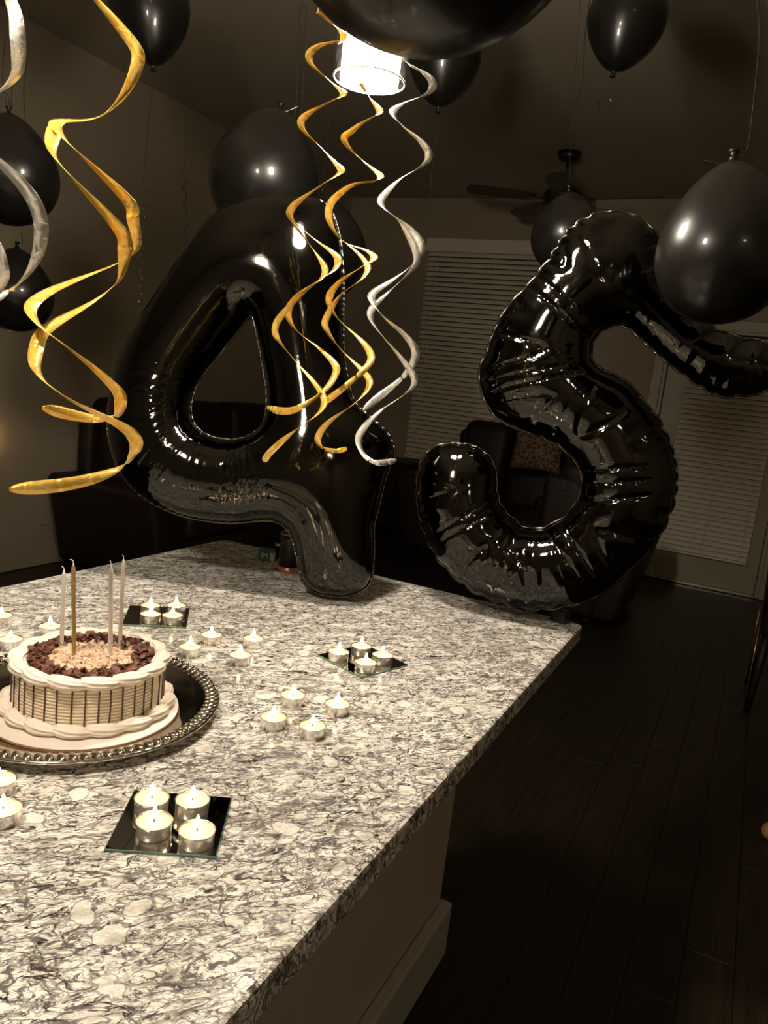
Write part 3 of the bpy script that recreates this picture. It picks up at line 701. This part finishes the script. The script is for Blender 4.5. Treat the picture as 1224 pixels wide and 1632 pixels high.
swirl('silver foil swirl hanging right of the lit pendant lamp', 1.15, 13, SILVER, [
    ([(660, 48, .6), (694, 54, 0), (662, 65, .5), (642, 90, 1), (656, 114, 1.35), (692, 138, 2), (650, 152, 2.6), (626, 178, 3), (640, 210, 3.4), (686, 249, 4), (640, 275, 4.6), (607, 318, 5), (620, 345, 5.3), (655, 370, 5.75), (673, 395, 6), (660, 415, 6.35), (620, 445, 6.75), (591, 472, 7), (610, 507, 7.5), (645, 535, 7.8), (663, 563, 8), (645, 598, 8.4), (605, 632, 8.8), (579, 654, 9)], 12),
    ([(628, 348, 5.35), (652, 380, 5.8), (664, 405, 6), (660, 425, 6.15), (620, 460, 6.6), (591, 495, 7), (600, 525, 7.3), (640, 572, 7.75), (662, 607, 8), (645, 630, 8.3), (605, 656, 8.65), (573, 692, 9), (578, 718, 9.25), (600, 733, 9.5), (632, 731, 9.8)], 11)],
    (660, 48), GR, True)
swirl('wide silver foil swirl cut by the left edge of the picture', .80, 24, SILVER, [
    ([(-30, -60, -.7), (20, -10, -.2), (28, 45, 0), (5, 92, .25), (-60, 130, .6), (-110, 180, 1), (-60, 225, 1.4), (10, 258, 1.75), (58, 322, 2), (45, 385, 2.2), (0, 440, 2.45), (-60, 480, 2.8), (-100, 520, 3)], 22),
    ([(-100, 240, 1.1), (-60, 320, 1.5), (-10, 375, 1.9), (2, 418, 2), (-12, 450, 2.2), (-70, 500, 2.7)], 20)],
    (-30, -60), GR, True)

# ================================================================== TEA LIGHTS
def tealight_proto():
    t = thing('tealight', (0, 0, 0))
    obj('cup', lathe(bmesh.new(), [(.0172, 0), (.0182, .0012), (.0186, .013), (.0190, .0150), (.0194, .0152), (.0190, .0158), (.0183, .0152), (.0180, .012)], 32, close_top=False), ALU, t, True)
    obj('wax', lathe(bmesh.new(), [(.0178, .009), (.0179, .0138), (.0168, .0143), (.010, .0139), (.004, .0138), (0, .0138)], 28, close_bot=False), WAX, t, True)
    obj('wick', tube(bmesh.new(), [(0, 0, .013), (.0002, 0, .018), (.0008, 0, .0205)], .0007, 6), WICK, t)
    obj('flame', lathe(bmesh.new(), [(.0006, .0180), (.0020, .0192), (.0028, .0212), (.0027, .0238), (.0019, .0272), (.0006, .0312)], 12), FLAME, t, True)
    return t
TL = tealight_proto(); first = [True]
def tealight(px, py, zbase, label, s=1.0, group=None, fs=1.0):
    p = on_z(px, py, zbase + .0140)
    if first[0]: o = TL; first[0] = False
    else: o = copy_tree(TL)
    o.location = (p.x, p.y, zbase); o.rotation_euler = (0, 0, random.random() * 6.28); o.scale = (s, s, s)
    tag(o, label, 'candle', group)
    if fs != 1.0:
        for c in o.children:
            if c.name.startswith('flame'): c.scale = (1, 1, fs); c.location = (0, 0, .0185 * (1 - fs))
    return o
G1 = 'loose tealights on the granite'; G2 = 'tealights on mirror tiles'
for px, py, l in ((467, 1108, 'lit tealight, back left of the loose diamond of four right of the cake'), (436, 1143, 'lit tealight, leftmost of the loose diamond of four right of the cake'),
                  (498, 1157, 'lit tealight, nearest of the loose diamond of four right of the cake'), (538, 1122, 'lit tealight, rightmost of the loose diamond of four right of the cake'),
                  (337, 1012, 'lit tealight, farthest of the loose four between cake and mirror tiles'), (303, 1031, 'lit tealight close to the tray rim, leftmost of the loose four behind the cake'),
                  (404, 1018, 'lit tealight, rightmost of the loose four behind the cake'), (383, 1044, 'lit tealight, nearest of the loose four behind the cake'),
                  (17, 1019, 'bright lit tealight behind the tray at the left edge'), (2, 981, 'lit tealight farthest back, cut by the left edge'), (80, 998, 'lit tealight peeking out behind the cake rim'),
                  (5, 1289, 'very bright lit tealight in front of the tray at the left edge'), (-3, 1243, 'lit tealight cut by the left edge, just below the tray')):
    tealight(px, py, CTZ, l, 1., G1, random.uniform(.85, 1.15))
def tile(corners, label, cands):
    P = [on_z(x, y, CTZ + .003) for x, y in corners]; c = sum(P, Vector()) / 4
    e = (P[1] - P[0]) + (P[2] - P[3]); a = math.atan2(e.y, e.x)
    sx = ((P[1] - P[0]).length + (P[2] - P[3]).length) / 4; sy = ((P[2] - P[1]).length + (P[3] - P[0]).length) / 4
    s = (sx + sy) / 2
    t = thing('mirror_tile', (c.x, c.y, CTZ), a); tag(t, label, 'mirror', 'square mirror tiles')
    obj('glass', boxbm(-s, s, -s, s, 0, .0028, bev=.0004, seg=1), GLEDGE, t)
    obj('mirror_face', boxbm(-s + .0006, s - .0006, -s + .0006, s - .0006, .0026, .0031), MIRROR, t)
    for px, py, l in cands: tealight(px, py, CTZ + .0031, l, 1., G2, random.uniform(.85, 1.1))
tile([(211, 964), (303, 968), (290, 1001), (196, 996)], 'square mirror tile holding four tealights behind the cake',
     [(240, 965, 'lit tealight, back left on the mirror tile behind the cake'), (281, 965, 'lit tealight, back right on the mirror tile behind the cake'), (240, 979, 'lit tealight, front left on the mirror tile behind the cake'), (275, 981, 'lit tealight, front right on the mirror tile behind the cake')])
tile([(509, 1043), (589, 1027), (647, 1058), (568, 1080)], 'square mirror tile holding four tealights nearest the counter corner',
     [(540, 1039, 'lit tealight, left on the mirror tile nearest the numeral 5'), (576, 1030, 'lit tealight, back on the mirror tile nearest the numeral 5'), (610, 1044, 'lit tealight, right on the mirror tile nearest the numeral 5'), (583, 1056, 'lit tealight, front on the mirror tile nearest the numeral 5')])
tile([(215, 1259), (370, 1270), (341, 1367), (167, 1353)], 'large looking square mirror tile with four tealights in the foreground',
     [(242, 1272, 'lit tealight, back left on the foreground mirror tile'), (307, 1275, 'lit tealight, back right on the foreground mirror tile'), (246, 1309, 'lit tealight, front left on the foreground mirror tile'), (314, 1324, 'lit tealight, front right on the foreground mirror tile')])

# ================================================================== TRAY + CAKE
TX, TY = -.79, .75
tr = thing('serving_tray', (TX, TY, CTZ)); tag(tr, 'round silver serving tray with beaded rim under the cake', 'tray')
obj('dish', lathe(bmesh.new(), [(0, .001), (.125, .001), (.140, .003), (.158, .010), (.176, .0155), (.188, .018), (.192, .0165), (.192, .0145), (.186, .0145), (.172, .011), (.155, .005), (.140, .0), (0, 0.0)][::-1], 96, close_bot=False, close_top=False), SILV, tr, True)
bead_me = None
nb = 88
for i in range(nb):
    a = 2 * PI * i / nb
    if bead_me is None:
        b = bmesh.new(); bmesh.ops.create_uvsphere(b, u_segments=8, v_segments=6, radius=1)
        for v in b.verts: v.co = Vector((v.co.x * .0105, v.co.y * .0052, v.co.z * .0034))
        bead_me = bpy.data.meshes.new('bead'); b.to_mesh(bead_me); b.free(); bead_me.materials.append(SILV); bead_me.polygons.foreach_set('use_smooth', [True] * len(bead_me.polygons))
    o = bpy.data.objects.new('bead', bead_me); C.objects.link(o); o.parent = tr
    o.location = (.181 * math.cos(a), .181 * math.sin(a), .0185); o.rotation_euler = (0, math.radians(-12), a); o.rotation_euler = (0, 0, a + .35)
BX, BY = -.775, .745; BZ = CTZ + .0026
cb = thing('cake_board', (BX, BY, BZ)); tag(cb, 'round white cardboard cake board with brown cut edge on the tray', 'cake board')
obj('card', lathe(bmesh.new(), [(0, 0), (.126, 0), (.1265, .0034), (0, .0034)], 72, close_bot=False, close_top=False), BOARDC, cb)
obj('paper_top', lathe(bmesh.new(), [(0, .0034), (.1264, .0034), (.1262, .0044), (0, .0044)], 72, close_bot=False, close_top=False), BOARDW, cb)
KX, KY, KZ = -.78, .757, BZ + .0044; KR = .099; KH = .064
ck = thing('birthday_cake', (KX, KY, KZ)); tag(ck, 'round cream-frosted cake with chocolate drizzle lines and shavings on top', 'cake')
prof = [(0, 0), (KR, 0)]
for i in range(13):
    z = .002 + i * (KH - .006) / 13; prof += [(KR + .0008, z), (KR + .0010, z + .0030), (KR - .0028, z + .0038)]
prof += [(KR, KH - .003), (KR - .004, KH), (0, KH)]
obj('side_frosting', lathe(bmesh.new(), prof, 96, close_bot=False, close_top=False), CREAMS, ck, True)
nd_ = 38
for i in range(nd_):
    a = 2 * PI * i / nd_ + random.uniform(-.02, .02); ln = random.uniform(.80, .97)
    pts = []
    for k in range(7):
        z = KH - .004 - k / 6 * (KH - .006) * ln; aa = a + random.uniform(-.004, .004); pts.append(((KR + .0014) * math.cos(aa), (KR + .0014) * math.sin(aa), z))
    rr = [.0011] * 6 + [.0016]
    obj('chocolate_line', tube(bmesh.new(), pts, rr, 6), DRIZ, ck, True)
def rope(n, R0, z0, rad, amp, sq, seed, name):
    """a piped border: overlapping ridged shells"""
    rs = random.Random(seed)
    for i in range(n):
        a0 = 2 * PI * i / n; da = 2 * PI / n * 1.45
        bm = bmesh.new(); rings = []; S = 32; rib = 9
        for k in range(11):
            t = k / 10; a = a0 + da * t; rr = rad * (math.sin(PI * min(1, t * .85 + .12)) ** .6) * (1.1 - .45 * t)
            Rk = R0 + amp * math.sin(PI * t * 1.0) - amp * .4; zc = z0 + rad * .55 * (1 - .35 * t)
            ring = []
            for q in range(S):
                b = 2 * PI * q / S; r_ = rr * (1 + .16 * math.cos(rib * b + t * 3.5))
                ring.append(bm.verts.new(((Rk + r_ * math.cos(b)) * math.cos(a), (Rk + r_ * math.cos(b)) * math.sin(a), zc + r_ * math.sin(b) * sq)))
            rings.append(ring)
        for A_, B_ in zip(rings, rings[1:]):
            for q in range(S): bm.faces.new((A_[q], A_[(q + 1) % S], B_[(q + 1) % S], B_[q]))
        bm.faces.new(rings[0][::-1]); bm.faces.new(rings[-1])
        obj(name, bm, CREAM, ck, True)
rope(14, KR - .006, KH - .003, .0125, .005, .66, 1, 'piped_swirl')
rope(16, KR + .006, .0015, .0115, .004, .70, 2, 'piped_shell')
# chocolate shavings ring and caramel crumble
def chips(n, rf, size, zmax, seed, flat):
    rs = random.Random(seed); bm = bmesh.new()
    for i in range(n):
        R_ = rf(rs); a = rs.uniform(0, 2 * PI); s = size * rs.uniform(.5, 1.25); z = KH + rs.uniform(.0005, zmax)
        Mx = Matrix.Translation((R_ * math.cos(a), R_ * math.sin(a), z)) @ Matrix.Rotation(rs.uniform(0, 6.28), 4, 'Z') @ Matrix.Rotation(rs.uniform(-1.1, 1.1), 4, 'X') @ Matrix.Rotation(rs.uniform(-.8, .8), 4, 'Y')
        g = bmesh.ops.create_icosphere(bm, subdivisions=1, radius=1)
        for v in g['verts']:
            c = Vector((v.co.x * s * rs.uniform(.75, 1.2), v.co.y * s * .6 * rs.uniform(.7, 1.3), v.co.z * s * flat * rs.uniform(.7, 1.3))); v.co = Mx @ c
    return bm
o = obj('chocolate_shavings', chips(520, lambda r: r.uniform(.058, .083), .0078, .0095, 3, .22), CHOC, ck); o['kind'] = 'stuff'
o = obj('caramel_crumble', chips(330, lambda r: .061 * math.sqrt(r.random()), .0072, .0045, 4, .50), NUT, ck); o['kind'] = 'stuff'
def candle(base, tip, m, label):
    zt = KZ + KH + .002
    b = on_z(base[0], base[1], zt)
    # tip lies at the same distance from the camera as the base
    fw = Vector(RW[:, 2]); dd = (b - Vector((0, 0, CAMH))).dot(fw); tpt = at(tip[0], tip[1], dd)
    ax = tpt - b; L = ax.length; q = ax.normalized().to_track_quat('Z', 'Y')
    t = thing('birthday_candle', b); t.rotation_mode = 'QUATERNION'; t.rotation_quaternion = q; tag(t, label, 'candle', 'thin birthday candles in the cake')
    bm = bmesh.new(); rings = []; S = 12; nn = 46
    for k in range(nn + 1):
        z = -.008 + (L + .008) * k / nn; r0 = .0030 * (1 if k < nn - 2 else (.85 if k == nn - 2 else (.55 if k == nn - 1 else .25)))
        rings.append([bm.verts.new(((r0 * (1 + .10 * math.cos(4 * (2 * PI * s / S) + z * 260))) * math.cos(2 * PI * s / S), (r0 * (1 + .10 * math.cos(4 * (2 * PI * s / S) + z * 260))) * math.sin(2 * PI * s / S), z)) for s in range(S)])
    for A_, B_ in zip(rings, rings[1:]):
        for s in range(S): bm.faces.new((A_[s], A_[(s + 1) % S], B_[(s + 1) % S], B_[s]))
    bm.faces.new(rings[0][::-1]); bm.faces.new(rings[-1])
    obj('candle_stick', bm, m, t, True)
    rx = random.uniform(.001, .005)
    obj('wick', tube(bmesh.new(), catmull([(0, 0, L - .001), (.0002, 0, L + .003), (rx * .5, 0, L + .005), (rx, 0, L + .0055)], 3), .0006, 6), WHITEP, t)
candle((98, 1030), (102, 909), CWHITE, 'thin pearl white birthday candle, leftmost on the cake')
candle((118, 1047), (117, 898), CGOLD, 'thin gold birthday candle, second from the left on the cake')
candle((176, 1047), (177, 900), CWHITE, 'thin pearl white birthday candle, third from the left on the cake')
candle((191, 1030), (197, 891), CWHITE, 'thin pearl birthday candle, rightmost and tallest on the cake')

# ================================================================== THINGS BEHIND THE FOUR
p = on_z(453, 911, CTZ)
tm = thing('black_tumbler', (p.x, p.y + .02, CTZ)); tag(tm, 'black cup with copper rim and copper foot, half hidden behind the numeral 4', 'cup')
obj('cup_body', lathe(bmesh.new(), [(.026, .012), (.027, .08), (.0285, .094)], 32), BLACKP, tm, True)
obj('copper_rim', lathe(bmesh.new(), [(.0285, .094), (.0292, .0965), (.0275, .0965), (.027, .092)], 32, close_top=False, close_bot=False), COPPER, tm, True)
obj('copper_foot', lathe(bmesh.new(), [(.029, 0), (.0295, .004), (.029, .012), (.026, .013)], 32), COPPER, tm, True)
p = on_z(420, 893, CTZ)
gb = thing('small_green_carton', (p.x, p.y + .012, CTZ), math.radians(24)); tag(gb, 'small green and white carton on the countertop left of the black cup', 'box')
obj('carton', boxbm(-.021, .021, -.012, .012, 0, .030, bev=.001, seg=1), GREENC, gb)
obj('white_band', boxbm(.0115, .0215, -.0126, .0126, .001, .022), WHITEP, gb)
cu = bpy.data.curves.new('lettering', 'FONT'); cu.body = 'IM'; cu.size = .020; cu.extrude = .0003; cu.align_x = 'CENTER'
tmp = bpy.data.objects.new('lettering', cu); C.objects.link(tmp); dg_ = bpy.context.evaluated_depsgraph_get(); me = bpy.data.meshes.new_from_object(tmp.evaluated_get(dg_)); bpy.data.objects.remove(tmp)
me.name = 'lettering'; me.materials.clear(); lt = link('lettering', me, WHITEP, gb); lt.rotation_euler = (PI / 2, 0, 0); lt.location = (-.003, -.0124, .007)
lg = thing('lighter', (p.x + .010, p.y + .05, CTZ), .4); tag(lg, 'small dark lighter with a metal cap behind the green carton', 'lighter')
obj('lighter_body', boxbm(-.011, .011, -.006, .006, 0, .032, bev=.003), BLACKP, lg); obj('metal_cap', boxbm(-.010, .010, -.0055, .0055, .032, .042, bev=.002), NICKEL, lg)

# ================================================================== LIVING ROOM FURNITURE
def cushbox(bm, x0, x1, y0, y1, z0, z1, b): return box(bm, x0, x1, y0, y1, z0, z1, bev=b, seg=4)
def sofa(loc, rz, L, label, bh, seats, arm_h=.62):
    t = thing('sofa', loc, rz); tag(t, label, 'sofa', 'dark sofas')
    D = .92
    obj('base', cushbox(bmesh.new(), -L / 2 + .16, L / 2 - .16, -D / 2 + .04, D / 2 - .05, .04, .30, .03), SOFAM, t, True)
    sw = (L - .44) / seats
    for i in range(seats):
        xa = -L / 2 + .22 + i * sw
        obj('seat_cushion', cushbox(bmesh.new(), xa + .004, xa + sw - .004, -D / 2, D / 2 - .28, .29, .47, .05), SOFAM, t, True)
        b = cushbox(bmesh.new(), xa + .006, xa + sw - .006, D / 2 - .34, D / 2 - .06, .42, bh, .09)
        for v in b.verts: v.co.y += (v.co.z - .42) * .12
        obj('back_cushion', b, SOFAM, t, True)
    b = cushbox(bmesh.new(), -L / 2 + .14, L / 2 - .14, D / 2 - .12, D / 2, .05, bh - .10, .05)
    obj('back_frame', b, SOFAM, t, True)
    for s in (-1, 1):
        b = cushbox(bmesh.new(), s * (L / 2 - .11) - .11, s * (L / 2 - .11) + .11, -D / 2 + .02, D / 2 - .02, .04, arm_h, .05)
        for v in b.verts: v.co.x += s * max(0, v.co.z - .1) * .22 if s * v.co.x > L / 2 - .11 else 0
        obj('arm', b, SOFAM, t, True)
    for sx in (-1, 1):
        for sy in (-1, 1): obj('foot', lathe(bmesh.new(), [(.022, 0), (.028, .05)], 12, (sx * (L / 2 - .2), sy * .36, 0)), CHAIRM, t)
    return t
# back against the left wall, seen end-on
sofa((XL + .50, 4.62, 0), math.radians(90), 2.3, 'dark sofa standing against the left wall, beyond the island', 1.10, 3)
sofa((-1.96, YF - .56, 0), 0, 1.34, 'dark recliner sofa with tall rounded back in front of the window blinds', 1.16, 2, .66)
# low dark console under the window left part
cs = thing('low_cabinet', (-3.16, YF - .30, 0)); tag(cs, 'low black cabinet under the left end of the blinds', 'cabinet')
obj('carcass', boxbm(-.30, .30, -.2, .2, .06, .66, bev=.006), CHAIRM, cs); obj('top', boxbm(-.32, .32, -.22, .22, .66, .69, bev=.005), CHAIRM, cs)
for s in (-1, 1): d_ = obj('door', boxbm(s * .148 - .14, s * .148 + .14, -.216, -.2, .08, .64, bev=.003), CHAIRM, cs); obj('knob', lathe(bmesh.new(), [(.008, 0), (.011, .015)], 12, (s * .04, -.23, .36)), NICKEL, d_)
for sx in (-1, 1):
    for sy in (-1, 1): obj('foot', boxbm(sx * .26 - .02, sx * .26 + .02, sy * .16 - .02, sy * .16 + .02, 0, .06), CHAIRM, cs)
# patterned cushion
pc = on_y(858, 712, YF - .80)
b = bmesh.new(); g = bmesh.ops.create_grid(b, x_segments=16, y_segments=16, size=.21)
bot = bmesh.ops.duplicate(b, geom=b.verts[:] + b.edges[:] + b.faces[:])
vs2 = {v for v in bot['geom'] if isinstance(v, bmesh.types.BMVert)}
for v in b.verts:
    u_, w_ = v.co.x / .21, v.co.y / .21; hh = .075 * max(0, (1 - abs(u_) ** 2.6) * (1 - abs(w_) ** 2.6)) ** .5; v.co.z = -hh if v in vs2 else hh
    v.co.x *= 1 - .10 * (1 - w_ * w_) * abs(u_); v.co.y *= 1 - .10 * (1 - u_ * u_) * abs(w_)
bmesh.ops.remove_doubles(b, verts=b.verts, dist=.0005)
cu_o = obj('throw_cushion', b, PILLOW, None, True); cu_o.location = pc; cu_o.rotation_euler = (math.radians(76), 0, math.radians(6)); tag(cu_o, 'brown patterned throw cushion leaning on the dark recliner sofa, seen through the 5', 'cushion')
# dark armchair seen from behind
pa = on_y(838, 724, 4.95)
sofa((pa.x + .37, 4.95 + .46, 0), PI, .74, 'dark armchair turned away, its back seen through the lower loop of the numeral 5', pa.z, 1, .60)
# chair at the right edge
chp = (.42, 4.35, 0)
cr = thing('dining_chair', chp, math.radians(0)); tag(cr, 'dark upholstered chair with slim legs at the right edge of the room', 'chair')
obj('seat', cushbox(bmesh.new(), -.25, .25, -.25, .25, .38, .49, .03), CHAIRM, cr, True)
b = cushbox(bmesh.new(), -.25, -.17, -.25, .25, .44, .80, .03)
for v in b.verts: v.co.x -= (v.co.z - .44) * .06
obj('backrest', b, CHAIRM, cr, True)
for sx in (-1, 1):
    for sy in (-1, 1): obj('leg', tube(bmesh.new(), [(sx * .22, sy * .22, .40), (sx * .245, sy * .235, 0.0)], [.022, .016], 8), CHAIRM, cr, True)
for sy in (-1, 1): tube(bmx := bmesh.new(), [(-.262, sy * .2, .44), (-.262, sy * .245, .10)], .003, 6); obj('edge_highlight', bmx, COPPER, cr, True)  # copper-coloured lines stand in for the highlight along the leg edges
# small tan ball on floor
pb = on_z(1228, 1325, .03)
tb = obj('dog_ball', lathe(bmesh.new(), [(.001, -.03)] + [(.03 * math.sin(PI * k / 12), -.03 * math.cos(PI * k / 12)) for k in range(1, 12)] + [(.001, .03)], 20), TAN, None, True, (pb.x, pb.y, .03)); tag(tb, 'small tan ball on the dark floor at the right edge', 'ball')

# ================================================================== CEILING FAN
fn = thing('ceiling_fan', (-1.556, 5.68, ZC)); tag(fn, 'dark ceiling fan hanging above the living room', 'fan')
obj('canopy', lathe(bmesh.new(), [(.03, -.07), (.075, -.05), (.085, 0)], 24), BRONZE, fn, True)
obj('downrod', tube(bmesh.new(), [(0, 0, -.05), (0, 0, -.22)], .012, 10), NICKEL, fn, True)
obj('motor', lathe(bmesh.new(), [(.04, -.40), (.11, -.38), (.14, -.33), (.14, -.28), (.09, -.24), (.03, -.20)], 28), BRONZE, fn, True)
for k in range(5):
    a = math.radians(-8 + 72 * k)
    ir = obj('blade_iron', boxbm(.12, .24, -.02, .02, -.335, -.325, bev=.002), BRONZE, fn); ir.rotation_euler = (0, 0, a)
    b = bmesh.new(); prof_ = [(.20, -.05), (.28, -.062), (.62, -.072), (.68, -.055), (.70, 0), (.68, .055), (.62, .072), (.28, .062), (.20, .05)]
    vt = [b.verts.new((x_, y_, -.318 + y_ * .22)) for x_, y_ in prof_]; vb = [b.verts.new((x_, y_, -.324 + y_ * .22)) for x_, y_ in prof_]
    b.faces.new(vt); b.faces.new(vb[::-1])
    for i in range(len(vt)): b.faces.new((vt[i], vt[(i + 1) % len(vt)], vb[(i + 1) % len(vt)], vb[i]))
    bl = obj('blade', b, BLADEM, fn); bl.rotation_euler = (0, 0, a)
obj('light_bowl', lathe(bmesh.new(), [(.02, -.50), (.08, -.48), (.12, -.44), (.13, -.40)], 28), FROST, fn, True)
